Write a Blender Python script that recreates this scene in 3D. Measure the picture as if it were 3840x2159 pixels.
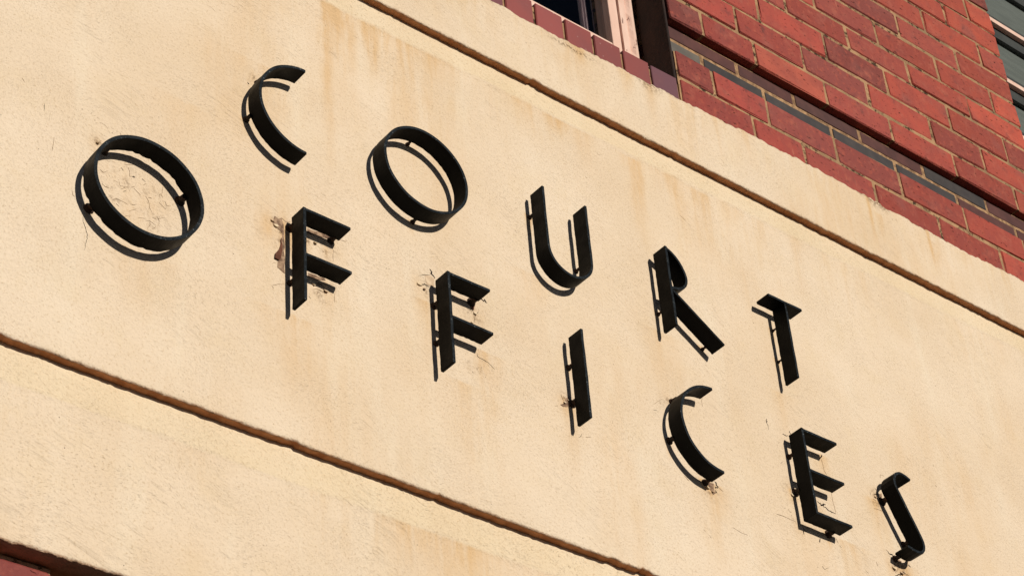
import bpy, bmesh, math, random
import numpy as np
from mathutils import Vector, Matrix

random.seed(7)
rng = np.random.default_rng(7)
scene = bpy.context.scene
for o in list(bpy.data.objects):
    bpy.data.objects.remove(o)
COL = scene.collection
ZC = 1.65                       # height of the camera above the pavement; the sign panel's face is the plane y = 0

# ------------------------------------------------------------------ camera
cam_d = bpy.data.cameras.new('camera')
cam = bpy.data.objects.new('camera', cam_d)
COL.objects.link(cam)
right = Vector((0.77692112, -0.62581862, -0.06888131))
down = Vector((0.34252707, 0.51193708, -0.78777892))
fwd = Vector((0.52826961, 0.58844837, 0.61209455))
m = Matrix((right, -down, -fwd)).transposed().to_4x4()
m.translation = Vector((0, -2.43, ZC))
cam.matrix_world = m
cam_d.sensor_fit = 'HORIZONTAL'
cam_d.sensor_width = 36.0
cam_d.lens = 76.196
cam_d.clip_start = 0.05
cam_d.clip_end = 5000
scene.camera = cam

# ------------------------------------------------------------------ sky, sun, exposure
SUN = Vector((0.118, -1.0, 0.295)).normalized()
elev = math.asin(SUN.z)
world = bpy.data.worlds.new('World')
scene.world = world
world.use_nodes = True
wn = world.node_tree.nodes
sky = wn.new('ShaderNodeTexSky')
sky.sky_type = 'NISHITA'
sky.sun_disc = False
sky.sun_elevation = elev
sky.sun_rotation = math.atan2(SUN.x, SUN.y)
sky.air_density = 0.26
sky.dust_density = 0.1
sky.ozone_density = 1.0
wn['Background'].inputs['Strength'].default_value = 0.05
world.node_tree.links.new(sky.outputs[0], wn['Background'].inputs['Color'])
sun_d = bpy.data.lights.new('sun', 'SUN')
sun_d.energy = 5.0
sun_d.angle = math.radians(0.5)
sun_d.color = (1.0, 0.93, 0.82)
sun = bpy.data.objects.new('sun', sun_d)
COL.objects.link(sun)
sun.location = SUN * 30
sun.rotation_euler = (-SUN).to_track_quat('-Z', 'Y').to_euler()
scene.view_settings.view_transform = 'Standard'
scene.view_settings.look = 'None'
scene.view_settings.gamma = 1.0
scene.view_settings.use_curve_mapping = False
scene.view_settings.exposure = -0.36

# ------------------------------------------------------------------ helpers
def tag(o, label=None, category=None, group=None, kind=None):
    if label: o['label'] = label
    if category: o['category'] = category
    if group: o['group'] = group
    if kind: o['kind'] = kind
    return o

def link(name, data, parent=None, mat=None):
    o = bpy.data.objects.new(name, data)
    COL.objects.link(o)
    if parent is not None: o.parent = parent
    if mat is not None and data is not None and not data.materials: data.materials.append(mat)
    return o

def mesh(name, v, f, smooth=False):
    me = bpy.data.meshes.new(name)
    me.from_pydata([tuple(p) for p in v], [], f)
    me.update()
    if smooth:
        me.polygons.foreach_set('use_smooth', [True] * len(me.polygons))
    return me

def box_mesh(name, x0, x1, y0, y1, z0, z1, bevel=0.0, seg=1, jit=0.0):
    bm = bmesh.new()
    bmesh.ops.create_cube(bm, size=1)
    for v in bm.verts:
        v.co = Vector((x0 + (v.co.x + .5) * (x1 - x0), y0 + (v.co.y + .5) * (y1 - y0), z0 + (v.co.z + .5) * (z1 - z0)))
    if bevel:
        bmesh.ops.bevel(bm, geom=bm.edges[:], offset=bevel, segments=seg, affect='EDGES', profile=.6)
    if jit:
        for v in bm.verts:
            v.co += Vector([random.uniform(-jit, jit) for _ in range(3)])
    bmesh.ops.recalc_face_normals(bm, faces=bm.faces[:])
    me = bpy.data.meshes.new(name)
    bm.to_mesh(me); bm.free()
    return me

def box(name, parent, mat, x0, x1, y0, y1, z0, z1, bevel=0.0, seg=1, jit=0.0):
    return link(name, box_mesh(name, x0, x1, y0, y1, z0, z1, bevel, seg, jit), parent, mat)

def vnoise(x, z, seed, sx, sz):
    """smooth value noise on arrays, cell size sx by sz"""
    r = np.random.default_rng(seed).random((256, 256))
    u, v = x / sx, z / sz
    i, j = np.floor(u).astype(int), np.floor(v).astype(int)
    a, b = u - i, v - j
    a = a * a * (3 - 2 * a); b = b * b * (3 - 2 * b)
    g = lambda p, q: r[p % 256, q % 256]
    return (g(i, j) * (1 - a) + g(i + 1, j) * a) * (1 - b) + (g(i, j + 1) * (1 - a) + g(i + 1, j + 1) * a) * b

def fbm(x, z, seed, sx, sz, n=4):
    t = 0; w = 1; s = 0
    for k in range(n):
        t = t + w * vnoise(x + 31.7 * k, z + 17.3 * k, seed + k, sx / 2**k, sz / 2**k); s += w; w *= .5
    return t / s

# ------------------------------------------------------------------ node helpers
class N:
    def __init__(s, name):
        s.m = bpy.data.materials.new(name); s.m.use_nodes = True
        s.t = s.m.node_tree; s.p = s.t.nodes['Principled BSDF']; s.out = s.t.nodes['Material Output']
    def n(s, ty, **kw):
        d = s.t.nodes.new(ty)
        for k, v in kw.items(): setattr(d, k, v)
        return d
    def l(s, a, b): s.t.links.new(a, b)
    def put(s, sock, v):
        if hasattr(v, 'is_linked'): s.l(v, sock)
        else: sock.default_value = v
    def coord(s, scale=(1, 1, 1), obj=False):
        mp = s.n('ShaderNodeMapping'); mp.inputs['Scale'].default_value = scale
        if obj: s.l(s.n('ShaderNodeTexCoord').outputs['Object'], mp.inputs['Vector'])
        else: s.l(s.n('ShaderNodeNewGeometry').outputs['Position'], mp.inputs['Vector'])
        return mp.outputs[0]
    def noise(s, vec, scale, detail=3, rough=.55, dist=0):
        d = s.n('ShaderNodeTexNoise'); s.l(vec, d.inputs['Vector'])
        d.inputs['Scale'].default_value = scale; d.inputs['Detail'].default_value = detail
        d.inputs['Roughness'].default_value = rough; d.inputs['Distortion'].default_value = dist
        return d.outputs['Fac']
    def ramp(s, fac, a, b, lo=0.0, hi=1.0):
        d = s.n('ShaderNodeMapRange'); d.interpolation_type = 'SMOOTHSTEP'
        s.l(fac, d.inputs[0]); d.inputs[1].default_value = a; d.inputs[2].default_value = b
        d.inputs[3].default_value = lo; d.inputs[4].default_value = hi
        return d.outputs[0]
    def mix(s, fac, a, b, mode='MIX'):
        d = s.n('ShaderNodeMix', data_type='RGBA', blend_type=mode)
        s.put(d.inputs[0], fac)
        s.put(d.inputs[6], a if hasattr(a, 'is_linked') else (*a, 1)); s.put(d.inputs[7], b if hasattr(b, 'is_linked') else (*b, 1))
        return d.outputs[2]
    def math(s, op, a, b=None):
        d = s.n('ShaderNodeMath', operation=op); s.put(d.inputs[0], a)
        if b is not None: s.put(d.inputs[1], b)
        return d.outputs[0]
    def bump(s, h, strength, dist, prev=None):
        d = s.n('ShaderNodeBump'); s.l(h, d.inputs['Height']); d.inputs['Strength'].default_value = strength
        d.inputs['Distance'].default_value = dist
        if prev: s.l(prev, d.inputs['Normal'])
        return d.outputs[0]
    def attr(s, name):
        return s.n('ShaderNodeAttribute', attribute_name=name).outputs['Fac']
    def done(s, col, rough=.8, normal=None, spec=.3):
        s.put(s.p.inputs['Base Color'], col if hasattr(col, 'is_linked') else (*col, 1))
        s.put(s.p.inputs['Roughness'], rough)
        s.p.inputs['Specular IOR Level'].default_value = spec
        if normal: s.l(normal, s.p.inputs['Normal'])
        return s.m

# ------------------------------------------------------------------ materials
def mat_cream():
    k = N('painted_render')
    p = k.coord()
    big = k.noise(p, 2.3, 4); mid = k.noise(p, 11, 5, .62)
    streak = k.noise(k.coord((1, 1, .07)), 46, 5, .62)          # rain runs
    wide = k.noise(k.coord((1, 1, .16)), 9, 4, .55)
    c = k.mix(k.ramp(big, .3, .7), (.72, .570, .408), (.785, .648, .495))
    c = k.mix(k.ramp(mid, .45, .78, 0, .40), c, (.715, .56, .365))
    c = k.mix(k.ramp(wide, .5, .72, 0, .5), c, (.80, .69, .54))
    soft = k.math('ADD', k.math('MULTIPLY', streak, .45), k.math('MULTIPLY', k.noise(k.coord((1, 1, .22)), 24, 5, .65, .4), .55))
    st = k.math('MULTIPLY', k.attr('stain'), k.ramp(soft, .36, .62, .3, 1.35))
    c = k.mix(k.math('MINIMUM', k.math('MULTIPLY', st, 1.3), .8), c, (.65, .42, .205))
    run = k.math('MULTIPLY', k.attr('run'), k.ramp(soft, .45, .64))
    c = k.mix(k.math('MULTIPLY', run, .5), c, (.665, .46, .25))
    c = k.mix(k.math('MULTIPLY', k.attr('margin'), .36), c, (.77, .62, .37))
    soffit_shade = k.math('MULTIPLY', k.attr('soffit_shade'), k.ramp(k.math('ADD', k.attr('soffit_shade'), k.noise(p, 180, 3, .7)), .75, 1.0))
    c = k.mix(soffit_shade, c, k.mix(k.ramp(k.noise(p, 45, 4), .35, .7), (.40, .16, .065), (.56, .25, .115)))  # warm brown shade of the soffits, put into the colour
    dirt = k.math('MULTIPLY', k.attr('dirt'), k.ramp(k.noise(p, 150, 4, .65), .42, .58))
    c = k.mix(dirt, c, (.13, .070, .032))
    # sandy grain, with short trowel drags that thicken and thin out over the wall
    where = k.noise(p, 4.5, 4, .6)
    grain = k.noise(p, 210, 3, .6)
    c = k.mix(k.ramp(grain, .52, .72, 0, .40), c, (.46, .31, .16))
    rotv = k.n('ShaderNodeVectorRotate', rotation_type='Y_AXIS'); k.l(p, rotv.inputs['Vector'])
    k.l(k.math('MULTIPLY', k.math('SUBTRACT', k.noise(p, 1.3, 2), .42), 3.4), rotv.inputs['Angle'])
    sc = k.n('ShaderNodeMapping'); sc.inputs['Scale'].default_value = (150, 150, 330); k.l(rotv.outputs[0], sc.inputs['Vector'])
    fl = k.noise(sc.outputs[0], 1.0, 2.5, .6, .5)
    pit = k.math('MULTIPLY', k.ramp(fl, .60, .78), k.ramp(where, .34, .66, .12, 1))
    c = k.mix(k.math('MULTIPLY', pit, .6), c, (.33, .20, .095))  # shadows inside the pits, painted in as dark flecks
    sp = k.n('ShaderNodeTexVoronoi'); k.l(p, sp.inputs['Vector']); sp.inputs['Scale'].default_value = 34
    sp.inputs['Randomness'].default_value = 1.0
    spot = k.math('MULTIPLY', k.ramp(sp.outputs['Distance'], .02, .05, 1, 0), k.ramp(k.noise(p, 13, 2), .50, .58))
    c = k.mix(k.math('MULTIPLY', spot, .8), c, (.07, .04, .02))
    h = k.math('ADD', k.math('MULTIPLY', k.noise(p, 120, 4, .65), 1.0), k.math('MULTIPLY', grain, .7))
    h = k.math('SUBTRACT', h, k.math('MULTIPLY', pit, .7))
    nb = k.bump(h, .75, .0030)
    return k.done(c, .85, nb, .15)

def mat_brick(name, smooth=False, dark=False):
    k = N(name)
    info = k.n('ShaderNodeObjectInfo')
    p = k.coord()
    rnd = info.outputs['Random']
    off = k.n('ShaderNodeVectorMath', operation='ADD'); k.l(p, off.inputs[0])
    cx = k.n('ShaderNodeCombineXYZ'); k.l(k.math('MULTIPLY', rnd, 37.0), cx.inputs[0]); k.l(k.math('MULTIPLY', rnd, 11.0), cx.inputs[2])
    k.l(cx.outputs[0], off.inputs[1]); v = off.outputs[0]
    a = k.noise(v, 16, 4, .6); b = k.noise(v, 55, 4, .65); g = k.noise(v, 300, 2)
    base = info.outputs['Color']
    if dark:
        dk = k.n('ShaderNodeMix', data_type='RGBA', blend_type='MULTIPLY'); dk.inputs[0].default_value = 1.0
        k.l(base, dk.inputs[6]); k.l(k.mix(k.ramp(a, .3, .75), (.75, .75, .78), (1.25, 1.2, 1.15)), dk.inputs[7])
        c = k.mix(k.ramp(k.noise(v, 130, 3, .7), .68, .78, 0, .4), dk.outputs[2], (.20, .13, .10))
        nb = k.bump(k.math('ADD', a, k.math('MULTIPLY', g, .25)), .3, .002)
        return k.done(c, .6, nb, .25)
    if smooth:
        c = k.mix(k.ramp(a, .35, .75, 0, .4), base, (.17, .052, .055))
        c = k.mix(k.ramp(b, .6, .8, 0, .35), c, (.30, .16, .14))
        wsp = k.n('ShaderNodeTexVoronoi'); k.l(v, wsp.inputs['Vector']); wsp.inputs['Scale'].default_value = 42
        c = k.mix(k.ramp(wsp.outputs['Distance'], .05, .09, .5, 0), c, (.45, .30, .27))
        nb = k.bump(k.math('ADD', a, k.math('MULTIPLY', g, .2)), .3, .002)
        return k.done(c, .55, nb, .4)
    c = k.mix(k.ramp(a, .3, .72, 0, .55), base, (.24, .050, .040))
    c = k.mix(k.ramp(b, .50, .72, 0, .65), c, (.40, .085, .05))
    mp = k.n('ShaderNodeMapping'); mp.inputs['Scale'].default_value = (1, 1, .16); k.l(v, mp.inputs['Vector'])
    drip = k.noise(mp.outputs[0], 95, 3, .6)
    c = k.mix(k.ramp(drip, .64, .78, 0, .5), c, (.46, .155, .10))
    pat = k.noise(v, 9, 3)
    c = k.mix(k.ramp(pat, .56, .72, 0, .4), c, (.25, .085, .07))
    mp2 = k.n('ShaderNodeMapping'); mp2.inputs['Scale'].default_value = (1, 1, 2.4); mp2.inputs['Rotation'].default_value = (0, .35, 0); k.l(v, mp2.inputs['Vector'])
    crk = k.noise(mp2.outputs[0], 60, 4, .65, .6)
    crack = k.ramp(crk, .29, .375, 1, 0)
    c = k.mix(k.math('MULTIPLY', crack, .85), c, (.03, .010, .008))
    soot = k.math('MULTIPLY', k.ramp(k.noise(v, 34, 5, .7), .52, .72), k.ramp(k.noise(v, 7, 2), .4, .65))
    c = k.mix(k.math('MULTIPLY', soot, .62), c, (.085, .030, .028))
    tone = k.noise(v, 24, 5, .7)
    c = k.mix(k.ramp(tone, .50, .75, 0, .45), c, (.42, .13, .085))
    h = k.math('ADD', k.math('MULTIPLY', b, .7), k.math('MULTIPLY', g, .25)); h = k.math('SUBTRACT', h, k.math('MULTIPLY', crack, .6))
    nb = k.bump(h, .8, .005)
    return k.done(c, .72, nb, .3)

def mat_mortar():
    k = N('mortar'); p = k.coord()
    a = k.noise(p, 22, 4, .6); b = k.noise(p, 170, 3, .65)
    c = k.mix(k.ramp(a, .35, .65), (.29, .175, .095), (.45, .27, .145))
    c = k.mix(k.ramp(b, .5, .75, 0, .5), c, (.46, .30, .165))
    c = k.mix(k.ramp(k.noise(p, 5, 4), .52, .68, 0, .6), c, (.17, .125, .075))
    c = k.mix(k.ramp(k.noise(p, 36, 5, .75), .52, .62, 0, .92), c, (.03, .018, .012))
    nb = k.bump(k.math('ADD', b, k.noise(p, 60, 3)), .8, .004)
    return k.done(c, .92, nb, .15)

def mat_iron():
    k = N('black_painted_iron'); p = k.coord()
    a = k.noise(p, 30, 4, .6); b = k.noise(p, 140, 4, .65)
    c = k.mix(k.ramp(a, .4, .7), (.0016, .0019, .0023), (.0030, .0031, .0034))
    c = k.mix(k.ramp(b, .62, .74, 0, .5), c, (.014, .0075, .005))
    c = k.mix(k.ramp(k.noise(p, 210, 3, .7), .70, .76, 0, .5), c, (.09, .10, .11))
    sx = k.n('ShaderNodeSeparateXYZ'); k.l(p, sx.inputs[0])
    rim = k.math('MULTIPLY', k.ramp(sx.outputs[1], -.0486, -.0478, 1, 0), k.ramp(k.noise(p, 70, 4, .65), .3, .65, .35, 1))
    c = k.mix(rim, c, (.018, .023, .028))  # blue-grey sky glint painted along the front rim
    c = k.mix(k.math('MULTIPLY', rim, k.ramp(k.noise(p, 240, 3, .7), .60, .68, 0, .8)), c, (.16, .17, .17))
    nb = k.bump(k.math('ADD', b, k.math('MULTIPLY', a, .6)), .35, .0012)
    return k.done(c, k.ramp(a, .3, .7, .42, .62), nb, .06)

def mat_simple(name, c0, c1, scale, rough, bstr=.3, bdist=.002, spec=.3, aniso=(1, 1, 1)):
    k = N(name); p = k.coord(aniso); a = k.noise(p, scale, 4, .6)
    nb = k.bump(k.noise(p, scale * 5, 3), bstr, bdist)
    return k.done(k.mix(k.ramp(a, .35, .68), c0, c1), rough, nb, spec)

def mat_frame():
    k = N('pink_window_paint'); p = k.coord((1, 1, .25))
    a = k.noise(p, 30, 4, .6); b = k.noise(k.coord((1, 1, .3)), 70, 5, .7)
    c = k.mix(k.ramp(a, .4, .7), (.72, .48, .385), (.78, .56, .46))
    c = k.mix(k.math('MULTIPLY', k.ramp(b, .60, .66), k.attr('worn')), c, (.16, .075, .06))
    nb = k.bump(k.math('ADD', b, a), .5, .002)
    return k.done(c, .6, nb, .3)

def mat_glass():
    k = N('window_glass')
    tr = k.n('ShaderNodeBsdfTransparent'); tr.inputs[0].default_value = (.965, .975, .97, 1)
    gl = k.n('ShaderNodeBsdfGlossy'); gl.inputs['Roughness'].default_value = .02
    fr = k.n('ShaderNodeFresnel'); fr.inputs['IOR'].default_value = 1.5
    nb = k.bump(k.noise(k.coord(), 3, 2), .05, .004); k.l(nb, gl.inputs['Normal'])
    front = k.math('SUBTRACT', 1.0, k.n('ShaderNodeNewGeometry').outputs['Backfacing'])
    mx = k.n('ShaderNodeMixShader'); k.l(k.math('MULTIPLY', fr.outputs[0], front), mx.inputs[0]); k.l(tr.outputs[0], mx.inputs[1]); k.l(gl.outputs[0], mx.inputs[2])
    k.l(mx.outputs[0], k.out.inputs['Surface'])
    return k.m

CREAM = mat_cream(); BRICK = mat_brick('red_brick'); SMOOTH = mat_brick('smooth_brick', True)
MORTAR = mat_mortar(); IRON = mat_iron(); FRAME = mat_frame(); GLASS = mat_glass()
CRACK = mat_simple('crack_shadow', (.006, .004, .003), (.02, .011, .007), 60, .95)
CRACKFINE = mat_simple('fine_crack', (.16, .09, .045), (.30, .19, .10), 60, .95)
BARE = mat_simple('bare_undercoat', (.17, .10, .065), (.46, .31, .20), 90, .95, .8, .003)
PALE = mat_simple('pale_undercoat', (.52, .37, .24), (.72, .56, .39), 60, .9, .6, .002)
CREAMFLAKE = mat_simple('cream_flake', (.68, .54, .36), (.76, .63, .46), 40, .85)
FLAKESHADE = mat_simple('shaded_flake', (.10, .035, .02), (.17, .07, .04), 50, .9, .5, .002)  # shade on the lifted flakes, put into their brown
RUSTPIN = mat_simple('rusty_pin', (.012, .010, .009), (.06, .028, .016), 90, .8, .5, .001)
DARKROOM = mat_simple('dark_room_plaster', (.05, .055, .05), (.07, .075, .068), 6, .9)
BLIND = mat_simple('grey_green_blind', (.135, .147, .135), (.165, .178, .163), 8, .8, .2, .002, .2, (1, 1, 6))
CURTAIN = mat_simple('grey_curtain', (.50, .40, .42), (.75, .62, .64), 120, .9, .4, .003, .1, (1, 1, .05))
GREYFRAME = mat_simple('dark_grey_sash', (.030, .034, .034), (.045, .05, .048), 20, .6)
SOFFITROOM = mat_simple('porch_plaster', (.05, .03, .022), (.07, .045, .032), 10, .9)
ASPHALT = mat_simple('asphalt', (.032, .032, .034), (.05, .049, .047), 40, .9, .6, .004)
PAVING = mat_simple('bluestone_paving', (.040, .041, .044), (.065, .065, .066), 12, .9, .4, .003)
KERBM = mat_simple('kerb_stone', (.05, .051, .054), (.08, .08, .081), 15, .85)
EARTH = mat_simple('town_ground', (.045, .042, .038), (.065, .06, .054), 3, .95)

# ------------------------------------------------------------------ ground, pavement, road
def sheet(name, x0, x1, y0, y1, z, mat):
    return tag(link(name, mesh(name, [(x0, y0, z), (x1, y0, z), (x1, y1, z), (x0, y1, z)], [(0, 1, 2, 3)]), None, mat), kind='structure')
sheet('ground', -600, 600, -600, 600, -.16, EARTH)
sheet('road', -300, 300, -12.2, -3.6, -.13, ASPHALT)
tag(box('pavement', None, PAVING, -40, 40, -3.45, .9, -.15, 0.0), kind='structure')
tag(box('kerb', None, KERBM, -40, 40, -3.6, -3.452, -.15, .004, .012), kind='structure')

# ------------------------------------------------------------------ the building
building = tag(link('building', None), 'cream rendered and red brick office building with black metal lettering', 'building')
XL, XR = -.6, 6.4
box('wall_core', building, DARKROOM, XL, XR, .56, 5.5, 0, 8.6)

# the three cream bands: each face is a real surface with undulation, a worn lower lip and its own soffit
TOPX = [0.0, 2.19, 2.366, 2.5, 2.76, 2.97, 3.28, 3.45, 3.70, 3.84, 6.4]
TOPZ = [3.284, 3.285, 3.280, 3.286, 3.290, 3.296, 3.299, 3.289, 3.280, 3.288, 3.286]
STAINS = [(1.80, 3.05, .045, .34, .75), (1.865, 3.05, .03, .22, .7), (1.76, 3.05, .02, .5, .6), (1.93, 3.05, .06, .10, .5), (2.04, 3.05, .05, .08, .45),
          (2.27, 3.05, .05, .10, .5), (2.35, 3.045, .06, .07, .5), (2.42, 3.045, .03, .12, .4), (2.568, 3.04, .03, .30, .6), (2.61, 3.05, .04, .12, .45),
          (2.676, 3.05, .025, .28, .5), (2.756, 3.04, .03, .18, .45), (2.84, 3.05, .03, .12, .35), (3.05, 3.05, .02, .2, .3), (1.663, 2.245, .05, .20, .4),
          (1.655, 2.44, .035, .2, .35), (2.10, 2.34, .035, .30, .45), (2.06, 2.25, .05, .3, .3), (3.03, 2.24, .05, .25, .45), (3.15, 2.38, .03, .25, .4), (3.00, 2.44, .025, .2, .45),
          (3.19, 2.24, .05, .2, .4), (2.30, 2.31, .03, .25, .35), (2.65, 2.25, .04, .25, .35), (1.98, 2.40, .03, .25, .25), (1.40, 2.25, .05, .2, .25),
          (1.45, 2.62, .05, .25, .2), (2.24, 2.58, .04, .18, .28), (2.58, 2.58, .05, .22, .28), (1.62, 2.8, .06, .3, .2), (2.90, 2.56, .04, .2, .2)]
for px_, pz_ in [(1.578, 2.6463), (1.947, 2.5808), (2.3058, 2.3057), (2.3058, 2.3888), (2.9168, 2.7298), (2.9168, 2.6472), (2.6865, 2.5871), (2.2428, 2.7296), (1.2785, 2.2977), (2.5535, 2.3134), (2.898, 2.314), (2.637, 2.2472), (2.978, 2.2432), (3.2140, 2.2946), (2.5712, 2.6282)]:
    STAINS.append((px_ - .002, pz_ + .003, .009, random.uniform(.03, .09), .95))
UPPER = [(1.9, 3.285, .02, .10, .5), (1.975, 3.285, .015, .16, .55), (2.10, 3.285, .05, .05, .5), (2.40, 3.28, .035, .14, .5), (2.55, 3.28, .025, .1, .45), (2.62, 3.28, .02, .16, .35),
         (2.83, 3.29, .015, .15, .4), (2.93, 3.295, .02, .12, .35), (3.33, 3.29, .008, .16, .8), (3.36, 3.25, .012, .14, .5), (3.54, 3.285, .006, .16, .8), (3.555, 3.25, .012, .14, .4), (3.66, 3.27, .03, .06, .3), (1.78, 3.28, .06, .14, .45)]
def stain_field(x, z, lst, seed):
    s = np.zeros_like(x)
    for i, (sx, sz, w, L, a) in enumerate(lst):
        wob = (fbm(x * 0 + sx, z, seed + i, .1, .08, 3) - .5) * w * .9
        d = (sz - z)
        f = np.where(d > -.004, np.clip(1 - d / L, 0, 1) ** 1.1, 0) * np.exp(-((x - sx - wob) / w) ** 2 * (1 + 1.5 * np.clip(d / L, 0, 1)))
        s = np.maximum(s, a * f)
    n = fbm(x, z, seed + 90, .05, .22, 4)
    s = s * (.35 + 1.1 * n) + .34 * np.clip(fbm(x, z, seed + 70, .22, .5, 4) - .47, 0, 1) * 2.2
    return np.clip(s, 0, 1)

def band(name, y, zlip, ztop, yback, seed, margin, stains, top_fn=None, fine=(1.0, 4.25), thick=.0):
    xs = np.unique(np.concatenate([np.arange(XL, fine[0], .08), np.arange(fine[0], fine[1], .0045), np.arange(fine[1], XR + .001, .08)]))
    nz = int((ztop - zlip) / .005)
    t = np.linspace(0, 1, nz)
    rows_y, rows_z, A = [], [], []
    X = xs
    tz = np.interp(X, TOPX, TOPZ) + (fbm(X, X * 0 + 5, seed + 11, .05, .1, 3) - .5) * .008 + (fbm(X, X * 0 + 6, seed + 12, .011, .1, 2) - .5) * .0075 if top_fn else np.full_like(X, ztop)
    lipz = (fbm(X, X * 0 + 2, seed + 3, .5, .1, 2) - .5) * .0008 + (fbm(X, X * 0 + 9, seed + 5, .009, .1, 2) - .5) * .0024
    lipz += .005 * np.clip(fbm(X, X * 0 + 14, seed + 18, .03, .1, 3) - .72, 0, 1) * 6
    lipz += -.002 * np.clip(fbm(X, X * 0 + 4, seed + 8, .03, .1, 3) - .66, 0, 1) * 6
    # the face, from its top edge down to the lip
    und = lambda x, z: (fbm(x, z, seed, .35, .25, 3) - .5) * .0022 + (fbm(x, z, seed + 20, .018, .012, 3) - .5) * .0011
    tops = [(y + .03, 0), (y + .004, 0)] if top_fn else [(y + .03, 0)]
    for yy, dz in tops:
        rows_y.append(np.full_like(X, yy)); rows_z.append(tz + dz)
    for k in range(nz):
        zz = tz + (zlip + lipz - tz) * t[k]
        yy = y + und(X, zz)
        if margin:   # a smoother margin under the step above, a millimetre proud
            yy = yy - .0011 * (zz > margin + (fbm(X, X * 0, seed + 33, .09, .1, 3) - .5) * .006)
        if k == 0: yy = yy + .0015
        if k == nz - 1: yy = yy + .0010 + (fbm(X, X * 0 + 3, seed + 44, .01, .1, 2) - .5) * .003
        rows_y.append(yy); rows_z.append(zz)
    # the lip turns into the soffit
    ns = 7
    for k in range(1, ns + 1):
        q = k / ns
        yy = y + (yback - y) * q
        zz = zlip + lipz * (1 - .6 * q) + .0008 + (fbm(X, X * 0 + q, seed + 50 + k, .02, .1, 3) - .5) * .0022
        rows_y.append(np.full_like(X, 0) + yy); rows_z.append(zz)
    Y = np.array(rows_y); Zr = np.array(rows_z); nr, nc = Y.shape
    XX = np.broadcast_to(X, (nr, nc))
    V = np.stack([XX, Y, Zr + ZC], -1).reshape(-1, 3)
    idx = np.arange(nr * nc).reshape(nr, nc)
    F = np.stack([idx[:-1, :-1], idx[1:, :-1], idx[1:, 1:], idx[:-1, 1:]], -1).reshape(-1, 4)
    me = bpy.data.meshes.new(name)
    me.vertices.add(len(V)); me.vertices.foreach_set('co', V.astype('f4').ravel())
    me.loops.add(F.size); me.loops.foreach_set('vertex_index', F.astype('i4').ravel())
    me.polygons.add(len(F)); me.polygons.foreach_set('loop_start', np.arange(0, F.size, 4, dtype='i4'))
    me.update(calc_edges=True); me.validate()
    me.polygons.foreach_set('use_smooth', np.ones(len(me.polygons), bool))
    mg = np.zeros_like(Zr)
    if margin:
        edge = margin + (fbm(XX, Zr * 0, seed + 33, .09, .1, 3) - .5) * .006
        mg = np.clip((Zr - edge) / .004, 0, 1) * (.55 + .6 * fbm(XX, Zr, seed + 60, .2, .1, 3))
    stn = stain_field(XX, Zr, stains, seed + 100) * np.where(np.arange(nr) < nr - ns, 1, .2)[:, None]
    if margin: stn = stn * (1 - .8 * np.clip(mg * 2, 0, 1))
    dirt = np.zeros_like(Zr)
    face = (np.arange(nr) < nr - ns)[:, None] * 1.0
    if top_fn:
        d = tz[None, :] - Zr
        dirt = np.clip(1 - d / (.006 + .035 * np.clip(fbm(XX, XX * 0 + 7, seed + 77, .14, .1, 3) - .55, 0, 1) * 4), 0, 1) * np.clip(fbm(XX, XX * 0 + 3, seed + 78, .07, .1, 3) * 3 - 1.1, 0, 1)
        dirt += np.exp(-((XX - 2.40) / .06) ** 2) * np.exp(-((d - .018 - (XX - 2.4) * .05) / .006) ** 2) * .9
    if margin and seed == 300:     # speckled dirt and worn paint inside the big ring, and where fixings have rusted
        rr = np.hypot(XX - 1.352, Zr - 2.356)
        dirt += .62 * np.clip(1.25 - rr / .080, 0, 1) * np.clip(fbm(XX, Zr, 911, .012, .010, 3) * 4.5 - 2.45, 0, 1)
        stn = np.clip(stn + .42 * np.clip(1.3 - rr / .075, 0, 1) * fbm(XX, Zr, 915, .04, .04, 3), 0, 1)
        for qx, qz, qr in [(1.640, 2.42, .03), (1.70, 2.425, .03), (1.75, 2.425, .022), (1.735, 2.335, .03), (1.96, 2.43, .025), (2.085, 2.42, .025), (2.08, 2.30, .02), (2.295, 2.306, .02), (2.645, 2.238, .022), (2.885, 2.31, .02), (2.95, 2.285, .03), (2.90, 2.235, .02), (3.155, 2.39, .022), (3.175, 2.22, .03), (3.20, 2.215, .02), (1.287, 2.442, .014), (1.596, 2.757, .012), (2.563, 2.413, .016)]:
            d2 = np.hypot(XX - qx, Zr - qz)
            dirt += .75 * np.exp(-(d2 / qr) ** 2) * np.clip(fbm(XX, Zr, 931, .014, .012, 3) * 4.5 - 2.15, 0, 1)
            stn = np.clip(stn + .45 * np.exp(-(d2 / (qr * 1.2)) ** 2) * fbm(XX, Zr, 941, .03, .03, 3), 0, 1)
    if not top_fn:
        d = Zr - (zlip)
        dirt += .55 * np.clip(1 - d / .006, 0, 1) * face * np.clip(fbm(XX, XX * 0 + 3, seed + 79, .05, .1, 3) * 2.4 - .8, 0, 1)
    else:
        d = Zr - zlip
        dirt += .6 * np.clip(1 - d / .006, 0, 1) * face * np.clip(fbm(XX, XX * 0 + 3, seed + 79, .05, .1, 3) * 2.4 - .8, 0, 1)
    soffit_shade = np.zeros_like(Zr); soffit_shade[nr - ns:, :] = 1.0; soffit_shade[nr - ns - 1, :] = .55; soffit_shade[nr - ns - 2, :] = .18  # soffit shade as colour, fading out over the lip
    run = np.zeros_like(Zr)
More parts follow.
